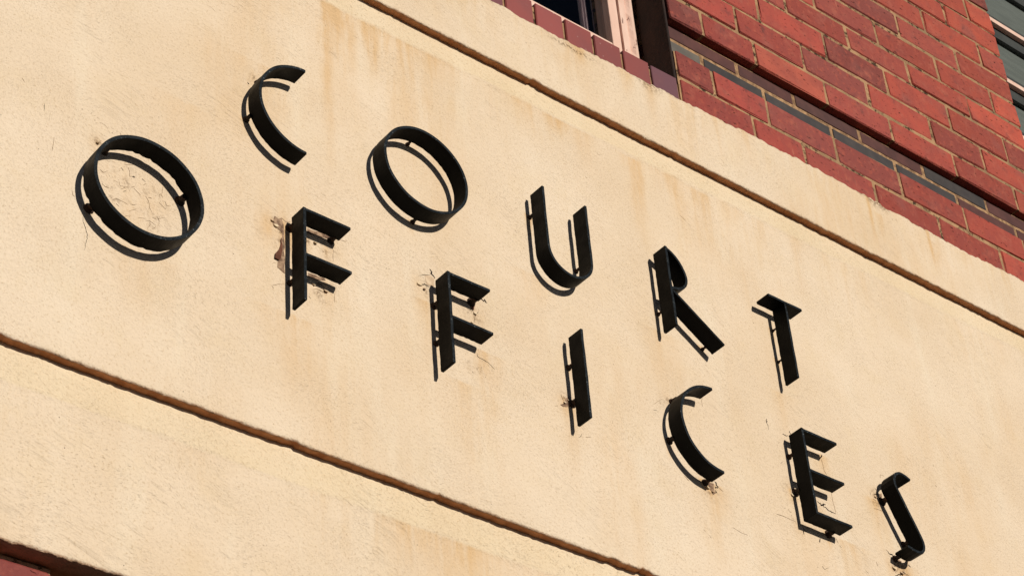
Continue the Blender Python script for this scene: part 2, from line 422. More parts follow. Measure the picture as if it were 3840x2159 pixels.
    if margin: run = np.clip(1 - (margin - Zr) / (.10 + .45 * fbm(XX, XX * 0 + 1, seed + 66, .06, .1, 3) ** 2), 0, 1) * (Zr < margin) * np.clip(fbm(XX, XX * 0 + 2, seed + 67, .18, .1, 3) * 2.6 - .75, 0, 1)
    elif top_fn: run = np.clip(1 - (tz[None, :] - Zr) / .17, 0, 1) * np.clip(fbm(XX, XX * 0 + 2, seed + 67, .12, .1, 3) * 2.6 - .75, 0, 1)
    run = run * face
    for nm, arr in (('run', run), ('soffit_shade', soffit_shade), ('stain', stn), ('margin', mg), ('dirt', np.clip(dirt, 0, 1))):
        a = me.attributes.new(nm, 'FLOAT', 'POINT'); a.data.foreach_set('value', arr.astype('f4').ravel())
    return link(name, me, building, CREAM)

Y_UP, Y_SIGN, Y_LOW = -.019, 0.0, .019
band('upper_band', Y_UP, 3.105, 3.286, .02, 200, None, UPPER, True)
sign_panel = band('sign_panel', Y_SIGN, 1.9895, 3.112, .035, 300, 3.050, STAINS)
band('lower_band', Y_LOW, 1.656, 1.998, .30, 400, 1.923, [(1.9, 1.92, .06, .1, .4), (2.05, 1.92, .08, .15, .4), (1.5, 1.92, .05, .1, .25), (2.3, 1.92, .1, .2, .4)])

# ---- cracks, bare patches and flakes in the sign panel
def surf(x, z):
    x, z = np.array([x]), np.array([z])
    y = (fbm(x, z, 300, .35, .25, 3) - .5) * .0022 + (fbm(x, z, 320, .018, .012, 3) - .5) * .0011
    return float(y[0]) - (.0011 if z[0] > 3.05 else 0)
def ribbon(name, pts, w, parent, mat, y=-.0005):
    P = [Vector((a, 0, b + ZC)) for a, b in pts]
    Q = []
    for i in range(len(P) - 1):           # subdivide and wander
        for s in range(3):
            q = P[i].lerp(P[i + 1], s / 3)
            if i or s: q = q + Vector((random.uniform(-1, 1), 0, random.uniform(-1, 1))) * w * .9
            Q.append(q)
    Q.append(P[-1])
    v, f = [], []
    n = len(Q)
    for i, q in enumerate(Q):
        d = (Q[min(i + 1, n - 1)] - Q[max(i - 1, 0)]).normalized()
        nn = Vector((-d.z, 0, d.x))
        sy = surf(q.x, q.z - ZC)
        tpr = math.sin(math.pi * (.12 + .8 * i / (n - 1))) * random.uniform(.55, 1.25)
        for s in (-.5, .5):
            v.append(q + nn * w * tpr * s + Vector((0, sy + y, 0)))
        for s in (.5, -.5):
            v.append(q + nn * w * tpr * s + Vector((0, sy + .003, 0)))
    for i in range(n - 1):
        a = i * 4; b = a + 4
        for j in range(4): f.append((a + j, a + (j + 1) % 4, b + (j + 1) % 4, b + j))
    f += [(3, 2, 1, 0), tuple(n * 4 - 4 + j for j in range(4))]
    return link(name, mesh(name, v, f), parent, mat)

def patch(name, pts, parent, mat, y0=-.0006, lift=0.0):
    bm = bmesh.new()
    P = []
    n = len(pts)
    for i in range(n):                    # ragged outline
        a, b = Vector(pts[i]), Vector(pts[(i + 1) % n])
        L = (b - a).length; m_ = max(1, int(L / .006))
        for s in range(m_):
            q = a.lerp(b, s / m_) + (Vector((random.uniform(-1, 1), random.uniform(-1, 1))) * .0011 if s else Vector((0, 0)))
            P.append(q)
    zt = max(p.y for p in P); zb = min(p.y for p in P)
    vs = [bm.verts.new((p.x, surf(p.x, p.y) + y0 - lift * (zt - p.y) / (zt - zb), p.y + ZC)) for p in P]
    fc = bm.faces.new(vs)
    r = bmesh.ops.extrude_face_region(bm, geom=[fc])
    for e in r['geom']:
        if isinstance(e, bmesh.types.BMVert): e.co.y += .0016 if lift else .006
    bmesh.ops.triangulate(bm, faces=[g for g in bm.faces if len(g.verts) > 4])
    bmesh.ops.recalc_face_normals(bm, faces=bm.faces[:])
    me = bpy.data.meshes.new(name); bm.to_mesh(me); bm.free()
    return link(name, me, parent, mat)

CRACKS=[
 (0.0008,[(1.6538, 2.4528), (1.6625, 2.4484), (1.6722, 2.453)]),
 (0.0006,[(1.7681, 2.4528), (1.7803, 2.4616), (1.7904, 2.463), (1.7955, 2.4654)]),
 (0.0004,[(1.7636, 2.4318), (1.7623, 2.4165), (1.763, 2.4043)]),
 (0.0006,[(1.6323, 2.2936), (1.6474, 2.3041), (1.6588, 2.3081)]),
 (0.0006,[(1.6342, 2.2934), (1.637, 2.2896)]),
 (0.0008,[(1.7184, 2.3229), (1.7271, 2.3278), (1.7417, 2.327), (1.7496, 2.3304)]),
 (0.0006,[(1.7644, 2.3347), (1.7639, 2.3142)]),
 (0.0006,[(1.6343, 2.3427), (1.6438, 2.351)]),
 (0.0010,[(1.7094, 2.3039), (1.7142, 2.3009)]),
 (0.0006,[(1.726, 2.3161), (1.7299, 2.3209)]),
 (0.0020,[(1.9812, 2.484), (1.9858, 2.4757), (1.9925, 2.4672)]),
 (0.0012,[(1.9564, 2.4586), (1.97, 2.4666), (1.9824, 2.47)]),
 (0.0014,[(1.9615, 2.4406), (1.9707, 2.4422), (1.9788, 2.4416)]),
 (0.0008,[(1.98, 2.4627), (1.9804, 2.4526)]),
 (0.0020,[(2.1013, 2.4645), (2.1088, 2.4667), (2.1154, 2.4643)]),
 (0.0012,[(2.0893, 2.4448), (2.0943, 2.4366), (2.0841, 2.4168), (2.081, 2.4032)]),
 (0.0012,[(2.082, 2.3338), (2.0824, 2.326), (2.0916, 2.3247), (2.1079, 2.3222), (2.1216, 2.3127)]),
 (0.0006,[(2.0726, 2.4305), (2.0764, 2.4259)]),
 (0.0008,[(2.0683, 2.2876), (2.0693, 2.2836)]),
 (0.0013,[(1.2686, 2.2768), (1.2701, 2.267), (1.2753, 2.257), (1.2777, 2.2457), (1.2792, 2.236), (1.2764, 2.2224), (1.2761, 2.2111)]),
 (0.0007,[(1.2945, 2.3894), (1.3003, 2.3857), (1.3093, 2.3944)]),
 (0.0011,[(1.3329, 2.4127), (1.3379, 2.4085)]),
 (0.0007,[(1.346, 2.4191), (1.3492, 2.4119), (1.3496, 2.4011), (1.3562, 2.4043)]),
 (0.0007,[(1.3307, 2.381), (1.3329, 2.3734), (1.3423, 2.3757)]),
 (0.0011,[(1.3391, 2.3633), (1.3454, 2.3686)]),
 (0.0020,[(1.3553, 2.4028), (1.36, 2.4051)]),
 (0.0011,[(1.3732, 2.4082), (1.3801, 2.4039)]),
 (0.0007,[(1.3862, 2.3729), (1.3938, 2.3744)]),
 (0.0007,[(1.3197, 2.3369), (1.3269, 2.3424), (1.3363, 2.3426), (1.3495, 2.3403)]),
 (0.0009,[(1.4046, 2.3405), (1.4086, 2.3359)]),
 (0.0009,[(1.3692, 2.3218), (1.3842, 2.3267)]),
 (0.0009,[(1.4187, 2.3797), (1.4218, 2.3725)]),
 (0.0007,[(1.3382, 2.423), (1.3551, 2.4291)]),
 (0.0009,[(1.246, 2.3207), (1.2492, 2.3117), (1.2529, 2.3113)]),
 (0.0007,[(1.2998, 2.3616), (1.3056, 2.358), (1.3129, 2.3594)]),
 (0.0007,[(1.3274, 2.332), (1.3332, 2.3283)]),
 (0.0007,[(1.3535, 2.379), (1.3608, 2.3847)]),
 (0.0007,[(1.3757, 2.3941), (1.3812, 2.4011)]),
 (0.0007,[(1.4105, 2.3911), (1.4155, 2.387)]),
 (0.0008,[(2.2809, 2.3177), (2.285, 2.3077), (2.2891, 2.3073)]),
 (0.0008,[(2.2619, 2.2844), (2.2717, 2.2901)]),
 (0.0013,[(2.3149, 2.2339), (2.3207, 2.2389), (2.3235, 2.2456)]),
 (0.0008,[(2.3334, 2.2417), (2.3466, 2.2475)]),
 (0.0008,[(2.5252, 2.3903), (2.5396, 2.4031), (2.55, 2.4112)]),
 (0.0008,[(2.5431, 2.4034), (2.5432, 2.3962)]),
 (0.0010,[(2.5218, 2.3751), (2.5324, 2.3777)]),
 (0.0004,[(2.6665, 2.4614), (2.6633, 2.4496), (2.6636, 2.437)]),
 (0.0008,[(2.5833, 2.2443), (2.5945, 2.2363)]),
 (0.0008,[(2.6735, 2.249), (2.6867, 2.2446)]),
 (0.0023,[(2.6657, 2.2603), (2.6705, 2.252), (2.6656, 2.2433)]),
 (0.0023,[(2.6638, 2.2397), (2.6644, 2.2339)]),
 (0.0014,[(2.892, 2.4556), (2.8982, 2.4546), (2.909, 2.4575)]),
 (0.0014,[(2.9154, 2.4719), (2.9156, 2.4643)]),
 (0.0008,[(2.8734, 2.4269), (2.8791, 2.4301)]),
 (0.0012,[(2.871, 2.3774), (2.8769, 2.3817)]),
 (0.0024,[(2.9623, 2.3166), (2.9727, 2.3117), (2.9866, 2.3165)]),
 (0.0016,[(2.978, 2.3125), (2.9894, 2.3057), (3.0015, 2.3024), (3.0133, 2.3032)]),
 (0.0004,[(3.0117, 2.3529), (3.0112, 2.3334), (3.0136, 2.3214), (3.0136, 2.3044)]),
 (0.0018,[(2.9936, 2.429), (3.0053, 2.4465)]),
 (0.0005,[(2.831, 2.2417), (2.8473, 2.243), (2.8843, 2.2421)]),
 (0.0020,[(2.9052, 2.2346), (2.9027, 2.2173)]),
 (0.0014,[(2.9509, 2.2248), (2.947, 2.2133)]),
 (0.0012,[(3.0003, 2.2411), (3.0044, 2.231)]),
 (0.0010,[(3.0073, 2.2267), (3.0115, 2.2229)]),
 (0.0024,[(2.8882, 2.3144), (2.8966, 2.3183), (2.9068, 2.3187)]),
 (0.0005,[(2.9998, 2.4335), (3.0023, 2.4037), (3.0073, 2.3968)]),
 (0.0018,[(2.8507, 2.4776), (2.8477, 2.4666)]),
 (0.0011,[(2.8486, 2.467), (2.8509, 2.46), (2.8498, 2.4498)]),
 (0.0011,[(2.9415, 2.1575), (2.947, 2.152), (2.96, 2.1597)]),
 (0.0007,[(2.6976, 2.1665), (2.72, 2.1614), (2.737, 2.1617)]),
 (0.0007,[(2.8306, 2.2418), (2.8574, 2.2435)]),
 (0.0007,[(3.1828, 2.4499), (3.1847, 2.4593), (3.1976, 2.4609)]),
 (0.0016,[(3.1509, 2.3981), (3.1633, 2.4053)]),
 (0.0007,[(3.1439, 2.3842), (3.1519, 2.3831), (3.1508, 2.3694)]),
 (0.0009,[(3.1403, 2.3601), (3.1562, 2.3627), (3.169, 2.3623)]),
 (0.0010,[(3.1577, 2.4159), (3.1615, 2.4124)]),
 (0.0023,[(3.1576, 2.2618), (3.1669, 2.2574), (3.1766, 2.254)]),
 (0.0007,[(3.1525, 2.2648), (3.1576, 2.2618)]),
 (0.0016,[(3.1654, 2.2064), (3.1836, 2.214), (3.187, 2.2178)]),
 (0.0019,[(3.2174, 2.2486), (3.2235, 2.2449)]),
 (0.0007,[(3.113, 2.2227), (3.1148, 2.216), (3.1175, 2.2132)]),
 (0.0009,[(3.0738, 2.1885), (3.0822, 2.1857)]),
 (0.0005,[(3.1383, 2.3995), (3.1375, 2.3916)]),
 (0.0005,[(3.3704, 2.4979), (3.373, 2.4938)]),
 (0.0011,[(1.1852, 2.4789), (1.1848, 2.4627)]),
 (0.0009,[(1.2071, 2.417), (1.2056, 2.3858)]),
 (0.0009,[(1.1464, 2.5065), (1.1407, 2.5142)]),
 (0.0014,[(1.581, 2.7408), (1.5848, 2.7384)]),
]
BARE_PATCHES=[
 ('b',[(1.6393, 2.4512), (1.646, 2.4481), (1.6538, 2.4538), (1.6576, 2.4398), (1.6584, 2.4089), (1.6595, 2.3703), (1.6599, 2.3318), (1.6532, 2.3349), (1.6447, 2.3392), (1.6457, 2.3539), (1.6515, 2.3667), (1.6525, 2.3918), (1.6546, 2.4197), (1.644, 2.4273), (1.6363, 2.432)]),
 ('r',[(1.6526, 2.4084), (1.6545, 2.3927), (1.6515, 2.3667), (1.6467, 2.3543), (1.6381, 2.3555), (1.6391, 2.3662), (1.6477, 2.3803)]),
 ('b',[(1.7085, 2.4551), (1.7323, 2.4576), (1.7602, 2.4577), (1.758, 2.4503), (1.7321, 2.4491), (1.7084, 2.4444)]),
 ('b',[(1.7091, 2.3555), (1.7423, 2.3579), (1.7462, 2.3544), (1.7285, 2.3487), (1.709, 2.3473)]),
 ('p',[(2.0843, 2.4479), (2.0942, 2.4542), (2.0898, 2.444), (2.0938, 2.4353), (2.0821, 2.418), (2.0812, 2.4341)]),
 ('r',[(2.0732, 2.439), (2.0838, 2.4414), (2.0791, 2.4291)]),
 ('p',[(1.9699, 2.4645), (1.9824, 2.47), (1.9914, 2.4657), (1.9893, 2.4472), (1.9729, 2.4448), (1.9705, 2.4565)]),
 ('b',[(2.2762, 2.2937), (2.2887, 2.3043), (2.2918, 2.3132), (2.302, 2.321), (2.3036, 2.311), (2.2972, 2.2969), (2.2832, 2.292)]),
 ('b',[(2.6328, 2.2537), (2.6485, 2.2513), (2.6628, 2.2543), (2.6611, 2.2378), (2.6637, 2.2327), (2.6556, 2.226), (2.6484, 2.2373), (2.6457, 2.2483)]),
 ('p',[(2.8869, 2.3202), (2.8978, 2.324), (2.9075, 2.3221), (2.8921, 2.3031), (2.8863, 2.3053)]),
 ('b',[(3.1654, 2.4041), (3.1763, 2.4098), (3.1747, 2.3986), (3.1687, 2.3985)]),
 ('b',[(3.1773, 2.2524), (3.1898, 2.2509), (3.1974, 2.2487), (3.1918, 2.245), (3.1806, 2.247)]),
]

for w, pts in CRACKS: ribbon('crack', pts, max(w * (1.5 if w > .0013 else .6), .0005), sign_panel, CRACK if w > .0009 else CRACKFINE)
for kd, pts in BARE_PATCHES:
    if kd == 'r': patch('loose_flake', pts, sign_panel, FLAKESHADE, -.0010, .003)
    else: patch('bare_patch', pts, sign_panel, BARE if kd == 'b' else PALE)
# fine crazing of the paint inside the big ring
for q_ in range(22):
    a_, r_ = random.uniform(0, 6.283), .085 * math.sqrt(random.random())
    x_, z_ = 1.350 + r_ * math.cos(a_), 2.352 + r_ * math.sin(a_)
    d_ = random.uniform(0, 6.283); pts = [(x_, z_)]
    for t_ in range(random.randint(2, 4)):
        d_ += random.uniform(-.9, .9); L_ = random.uniform(.004, .009)
        x_ += L_ * math.cos(d_); z_ += L_ * math.sin(d_); pts.append((x_, z_))
    if all((x - 1.3615) ** 2 + (z - 2.3496) ** 2 < .094 ** 2 for x, z in pts): ribbon('crack', pts, random.uniform(.0003, .00055), sign_panel, CRACKFINE)
# lifted shards of paint along the broken edges, standing off the wall so that they cast shadows
for cx_, cz_, s_ in [(1.6335, 2.438, .010), (1.641, 2.43, .012), (1.70, 2.437, .012), (1.725, 2.428, .010), (1.745, 2.331, .012), (1.72, 2.335, .010), (1.955, 2.437, .012), (1.966, 2.43, .010),
                     (2.083, 2.425, .012), (2.075, 2.40, .010), (2.288, 2.303, .009), (2.298, 2.312, .008), (2.642, 2.238, .012), (2.655, 2.232, .009), (2.889, 2.306, .011), (2.955, 2.284, .013),
                     (2.968, 2.277, .010), (3.152, 2.392, .009), (3.166, 2.395, .008), (3.168, 2.224, .013), (3.188, 2.219, .012), (3.196, 2.223, .010), (2.94, 2.42, .010), (1.286, 2.443, .008)]:
    k_ = random.randint(5, 7); s_ *= .5
    pts = [(cx_ + s_ * math.cos(a) * random.uniform(.5, 1.1), cz_ + s_ * .8 * math.sin(a) * random.uniform(.5, 1.1)) for a in [2 * math.pi * i / k_ + random.uniform(-.3, .3) for i in range(k_)]]
    patch('loose_flake', pts, sign_panel, random.choice([PALE, CREAMFLAKE, CREAMFLAKE, BARE]), -.0009, random.uniform(.002, .005))

# ------------------------------------------------------------------ brickwork
def brick_variants(L, H, D, bev, jit, n):
    return [box_mesh('brick', -L / 2, L / 2, 0, D, -H / 2, H / 2, bev, 1, jit) for _ in range(n)]
V_RED = brick_variants(.228, .080, .10, .0030, .0015, 14)
V_TILE = brick_variants(.225, .040, .10, .0014, .0004, 6)
V_SILL = brick_variants(.0765, .13, .14, .002, .0004, 6)
for me in V_RED: me.materials.append(BRICK)
DARKMORTAR = mat_simple('dark_mortar', (.20, .115, .06), (.46, .28, .145), 70, .9, .8, .003)
TILE = mat_brick('dark_tile', True, True)
for me in V_SILL: me.materials.append(SMOOTH)
for me in V_TILE: me.materials.append(TILE)

def red(x, z):
    t = min(1, max(0, (x - 2.7) / 1.5)) * .6 + min(1, max(0, (z - 3.5) / .9)) * .4
    c = Vector((.325, .053, .041)).lerp(Vector((.45, .080, .042)), t)
    r = random.random()
    if r < .25: c = c.lerp(Vector((.20, .050, .042)), random.uniform(.3, .9))
    elif r < .40: c = c.lerp(Vector((.40, .095, .055)), random.uniform(.3, .8))
    return (*(c * random.uniform(.70, 1.25)), 1)

def course(parent, variants, L0, H0, xa, joints, xb, z0, z1, y, colour, gap=.0095, depth_jit=.0012, tilt=.003):
    ed = [xa] + [j for j in joints if xa + .03 < j < xb - .03] + [xb]
    for a, b in zip(ed[:-1], ed[1:]):
        lo = a + (gap / 2 if a != xa else 0) + random.uniform(-.001, .001); hi = b - (gap / 2 if b != xb else 0) + random.uniform(-.001, .001)
        if a == xa: lo = a
        if b == xb: hi = b
        o = link('brick', random.choice(variants), parent)
        o.location = ((lo + hi) / 2, y + random.uniform(-depth_jit, depth_jit), (z0 + z1) / 2 + ZC + random.uniform(-.0008, .0008))
        o.scale = ((hi - lo) / L0, 1, (z1 - z0) / H0)
        o.rotation_euler = (random.uniform(-.004, .004), random.uniform(-tilt, tilt), random.uniform(-.003, .003))
        o.color = colour((lo + hi) / 2, (z0 + z1) / 2)

def slab(name, parent, x0, x1, y0, y1, z0, z1, res=.012, amp=.0011, seed=5, mat=None):
    """mortar bed: its front is an uneven grid behind the brick faces"""
    xs = np.arange(x0, x1 + 1e-6, max(res, (x1 - x0) / 160)); zs = np.linspace(z0, z1, max(3, int((z1 - z0) / res)))
    xs[-1] = x1
    X, Zz = np.meshgrid(xs, zs)
    Yv = y0 + (fbm(X, Zz, seed, .03, .03, 3) - .5) * 2 * amp
    nr, nc = X.shape
    v = np.stack([X, Yv, Zz + ZC], -1).reshape(-1, 3).tolist()
    idx = np.arange(nr * nc).reshape(nr, nc)
    f = [tuple(int(q) for q in r) for r in np.stack([idx[:-1, :-1], idx[:-1, 1:], idx[1:, 1:], idx[1:, :-1]], -1).reshape(-1, 4)]
    b = len(v)
    v += [(x0, y1, z0 + ZC), (x1, y1, z0 + ZC), (x1, y1, z1 + ZC), (x0, y1, z1 + ZC)]
    f += [(b, b + 3, b + 2, b + 1)]
    c00, c01, c11, c10 = int(idx[0, 0]), int(idx[0, -1]), int(idx[-1, -1]), int(idx[-1, 0])
    f += [tuple([b, b + 1] + [int(q) for q in idx[0, ::-1]]), tuple([b + 1, b + 2] + [int(q) for q in idx[::-1, -1]]), tuple([b + 2, b + 3] + [int(q) for q in idx[-1, :]]), tuple([b + 3, b] + [int(q) for q in idx[:, 0]])]
    return link(name, mesh(name, v, f), parent, mat or MORTAR)

JX, AX = 2.734, 4.100               # window reveal on the left, corner of the next window on the right
Y_BRICK, Y_BRICKUP, Y_TILE = -.0155, -.0170, .0040
def regular(xa, xb, start, step=.2365):
    r = []; x = start
    while x < xb: r.append(x + random.uniform(-.004, .004)); x += step
    return r
# the pier between the two windows
wall = slab('brick_wall', building, JX + .004, AX - .006, Y_BRICKUP + .0031, .22, 3.559, 5.62)
ROWS = [[2.841, 3.015, 3.258, 3.495, 3.736, 3.974], [2.966, 3.198, 3.431, 3.669, 3.869], [2.832, 3.059, 3.295, 3.522, 3.763, 3.990], [2.945, 3.171, 3.398, 3.630, 3.868],
        [2.83, 3.06, 3.292, 3.527, 3.767, 3.989], [2.945, 3.165, 3.40, 3.633, 3.875], [2.83, 3.06, 3.29, 3.525, 3.759, 3.992], [2.945, 3.17, 3.40, 3.637, 3.871], [2.83, 3.06, 3.29, 3.52, 3.754, 3.990]]
zb = [3.557, 3.637, 3.727, 3.821, 3.907, 3.998, 4.086, 4.177, 4.263, 4.357]
while len(zb) < 24: zb.append(zb[-1] + .0902)
for i in range(23):
    j = ROWS[i] if i < len(ROWS) else (ROWS[7] if i % 2 else ROWS[8])
    course(wall, V_RED, .228, .080, JX, j, AX, zb[i] + (.0052 if i else 0), zb[i + 1] - .0048, Y_BRICKUP, red, tilt=.003 if i else .010)
# two courses under it, and the recessed course of thin dark tiles between
low = slab('brick_wall', building, JX - .005, AX + .9, Y_BRICK + .0031, .22, 3.24, 3.4482, seed=9)
course(low, V_RED, .228, .080, JX, [2.9637, 3.1308, 3.3726, 3.6042, 3.8359, 4.07, 4.30, 4.54, 4.77], AX + .9, 3.262, 3.3610, Y_BRICK, red)
course(low, V_RED, .228, .080, JX, [2.8481, 3.0235, 3.2542, 3.4827, 3.7224, 3.955, 4.19, 4.42, 4.66], AX + .9, 3.3708, 3.4485, Y_BRICK, red)
tiles = slab('tile_course', building, JX + .001, AX - .002, Y_TILE + .0016, .2, 3.4484, 3.5522, res=.008, amp=.0008, seed=13, mat=DARKMORTAR)
def tcol(which):
    def fn(x, z):
        grey = (which == 2 and x < 3.74) or (which == 1 and 3.62 < x < 3.86)
        if which == 2 and x < 2.84: return (.14, .125, .105, 1)
        c = Vector((.050, .044, .044)) if grey else Vector((.098, .034, .030)).lerp(Vector((.085, .040, .036)), random.random())
        return (*(c * random.uniform(.9, 1.12)), 1)
    return fn
course(tiles, V_TILE, .225, .040, JX, [2.963, 3.1536, 3.3836, 3.6185, 3.8596], AX, 3.5130, 3.5505, Y_TILE, tcol(1), .0115, .0009)
course(tiles, V_TILE, .225, .040, JX, [2.8418, 3.0445, 3.276, 3.5038, 3.735, 3.965], AX, 3.4600, 3.5030, Y_TILE, tcol(2), .0115, .0009)
# brick wall on the far side of the left window, out of the picture
WL = 1.46
wl = slab('brick_wall', building, XL, WL - .004, Y_BRICKUP + .0031, .22, 3.27, 5.62, seed=17)
for i in range(26):
    z0 = 3.286 + i * .0902
    course(wl, V_RED, .228, .080, XL, regular(XL, WL, XL + (.115 if i % 2 else .235)), WL, z0, z0 + .080, Y_BRICKUP, red)
# reveals of the left window and sill bricks on edge
sillc = slab('sill_course', building, WL + .002, JX - .006, Y_BRICK + .006, .075, 3.24, 3.345, seed=21)
xs_ = 2.7225; n_ = 0
while xs_ - .0765 > WL:
    w_ = .0765 + random.uniform(-.0015, .0015)
    o = link('brick', V_SILL[n_ % 6], sillc)
    o.location = (xs_ - w_ / 2, Y_BRICK + random.uniform(-.0006, .0006), 3.291 + ZC); o.scale = (w_ / .0765, 1, 1)
    o.rotation_euler = (0, random.uniform(-.006, .006), 0)
    o.color = (.135, .050, .066, 1) if n_ == 0 else ((.17, .048, .060, 1) if n_ == 6 else (*(Vector((.26, .056, .050)) * random.uniform(.85, 1.12)), 1))
    xs_ -= w_ + .0085; n_ += 1

# ------------------------------------------------------------------ windows
def worn(o, fn):
    me = o.data; a = me.attributes.new('worn', 'FLOAT', 'POINT')
    a.data.foreach_set('value', [fn(v.co) for v in me.vertices])
def profile(name, parent, prof, z0, z1, mat, nseg=90, amp=.0012, wear=1.0, seed=3):
    """vertical moulding: (x, y) profile swept upward with slightly wandering, weathered edges"""
    v, f = [], []
    n = len(prof)
    for k in range(nseg + 1):
        z = z0 + (z1 - z0) * k / nseg
        for i, (x, y) in enumerate(prof):
            d = (vnoise(np.array([i * 3.1]), np.array([z]), seed, 1, .02)[0] - .5) * 2 * amp
            v.append((x + d, y + d * .7, z + ZC))
    for k in range(nseg):
        for i in range(n):
            a = k * n + i; b = k * n + (i + 1) % n
            f.append((a, b, b + n, a + n))
    f += [tuple(range(n - 1, -1, -1)), tuple(nseg * n + i for i in range(n))]
    o = link(name, mesh(name, v, f), parent, mat)
    worn(o, lambda co: wear)
    return o
def fbox(name, parent, *a, wear=.3, mat=None, bevel=.002):
    o = box(name, parent, mat or FRAME, *a, bevel, 2)
    worn(o, lambda co: wear); return o

YF = .075
win = link('window', None, building)
TOPW = 5.35
for sgn, xe in ((1, 2.716), (-1, WL + .016)):
    X = lambda d: xe - sgn * d
    pr = [(X(0), YF + .012), (X(.006), YF + .002), (X(.020), YF - .003), (X(.030), YF + .004), (X(.034), YF), (X(.052), YF + .001), (X(.054), YF + .07), (X(0), YF + .07)]
    profile('frame_post', win, pr if sgn > 0 else pr[::-1], 3.36, TOPW, FRAME, 130, .0016, 1.0, 3 if sgn > 0 else 8)
    a, b = sorted((X(.0545), X(.082)))
    fbox('sash_stile', win, a, b, YF + .006, YF + .05, 3.40 + ZC, TOPW + ZC, wear=.15)
fbox('sash_rail', win, WL + .0985, 2.6335, YF + .0075, YF + .048, 3.425 + ZC, 3.4955 + ZC, wear=.35)
fbox('sash_rail', win, WL + .0985, 2.6335, YF + .0075, YF + .048, 4.40 + ZC, 4.445 + ZC, wear=.3)
fbox('frame_head', win, WL + .016, 2.716, YF - .004, YF + .072, TOPW + ZC, TOPW + .06 + ZC)
fbox('sill', win, WL + .004, 2.731, YF - .035, YF + .073, 3.335 + ZC, 3.4245 + ZC, wear=.5, bevel=.006)
for z0, z1 in ((3.4958, 4.3998), (4.4452, TOPW - .001)):
    box('pane', win, GLASS, WL + .0985, 2.6335, YF + .026, YF + .030, z0 + ZC, z1 + ZC)
# reveal of the brick pier, seen in shade beside the frame
rev = slab('reveal_joint', building, 2.7165, JX + .004, YF + .076, .22, 3.30, 5.62, seed=31)
REVEAL_SHADE = mat_simple('reveal_shade_brown', (.016, .0085, .0065), (.032, .015, .010), 14, .8, .5, .003)
box('reveal_shade_board', building, REVEAL_SHADE, 2.7215, 2.7288, -.0105, .0748, 3.357 + ZC, 5.6 + ZC, .0015)  # dark board added over the reveal bricks in place of their shade
# curtain edge behind the glass
def curtain():
    v, f = [], []
    n = 26
    for k in (0, 1):
        for i in range(n):
            x = 2.20 + (2.588 - 2.20) * i / (n - 1)
            v.append((x, YF + .075 + .006 * math.sin(i * 1.9) + (0 if i < n - 1 else .002), (3.43 if k == 0 else 5.3) + ZC))
    return v, f
cv = []; cf = []
n = 40; x0c, x1c = 2.609, 2.628
for k in (0, 1):
    for i in range(n):
        t_ = i / (n - 1)
        cv.append((x0c + (x1c - x0c) * t_, YF + .075 + .003 * math.sin(i * 2.2), (3.44, 5.3)[k] + ZC))
for k in (0, 1):
    for i in range(n):
        t_ = i / (n - 1)
        cv.append((x0c + (x1c - x0c) * t_, YF + .079 + .003 * math.sin(i * 2.2), (3.44, 5.3)[k] + ZC))
for i in range(n - 1):
    cf.append((i, i + 1, n + i + 1, n + i)); cf.append((2 * n + i, 3 * n + i, 3 * n + i + 1, 2 * n + i + 1))
cf += [(0, n, 3 * n, 2 * n), (n - 1, 3 * n - 1, 4 * n - 1, 2 * n - 1)]
link('curtain', mesh('curtain', cv, cf), win, CURTAIN)
box('cord', win, CURTAIN, 2.6485, 2.6500, YF + .075, YF + .077, 3.44 + ZC, 5.3 + ZC)

win2 = link('window', None, building)
X0, X1 = AX + .012, 5.30
fbox('frame_post', win2, X0, X0 + .05, YF, YF + .07, 3.50 + ZC, 5.4 + ZC)
fbox('frame_post', win2, X1, X1 + .05, YF, YF + .07, 3.50 + ZC, 5.4 + ZC)
fbox('sill', win2, X0 - .008, X1 + .055, YF - .03, YF + .073, 3.449 + ZC, 3.4995 + ZC, bevel=.006)
for z in (4.013, 4.240, 4.493, 4.745, 4.997, 5.25):
    fbox('glazing_bar', win2, X0 + .0505, X1 - .0005, YF + .004, YF + .020, z + .006 + ZC, z + .024 + ZC, wear=1.0, bevel=.003)
    fbox('sash_rail', win2, X0 + .0505, X1 - .0005, YF + .0205, YF + .05, z - .034 + ZC, z + .062 + ZC, mat=GREYFRAME)  # dark grey rail behind each bar, showing above and below it
for za, zb_ in ((3.50, 3.978), (4.076, 4.205), (4.303, 4.458), (4.556, 4.710), (4.808, 4.962)):
    box('pane', win2, GLASS, X0 + .0505, X1 - .0005, YF + .030, YF + .034, za + ZC, zb_ + ZC)
box('blind', win2, BLIND, X0 + .0505, X1 - .0005, YF + .036, YF + .040, 3.5 + ZC, 5.4 + ZC)

# ------------------------------------------------------------------ below the cream wall: brick pier and porch
PX = 1.290; YP = .050
pier = slab('brick_wall', building, .30, PX - .006, YP + .005, .5, -ZC + .001, 1.6535, seed=41)
z = 1.6520; i = 0
while z - .08 > -ZC + .02:
    course(pier, V_RED, .228, .080, .30, [PX - (.115 if i % 2 else .2365) - .2365 * q for q in range(4)], PX, z - .0845 + .001, z - .0060, YP, lambda x, z: (.20, .040, .034, 1))
    z -= .0902; i += 1
box('porch_back', building, SOFFITROOM, PX - .05, XR, .50, .555, 0, 1.65 + ZC)

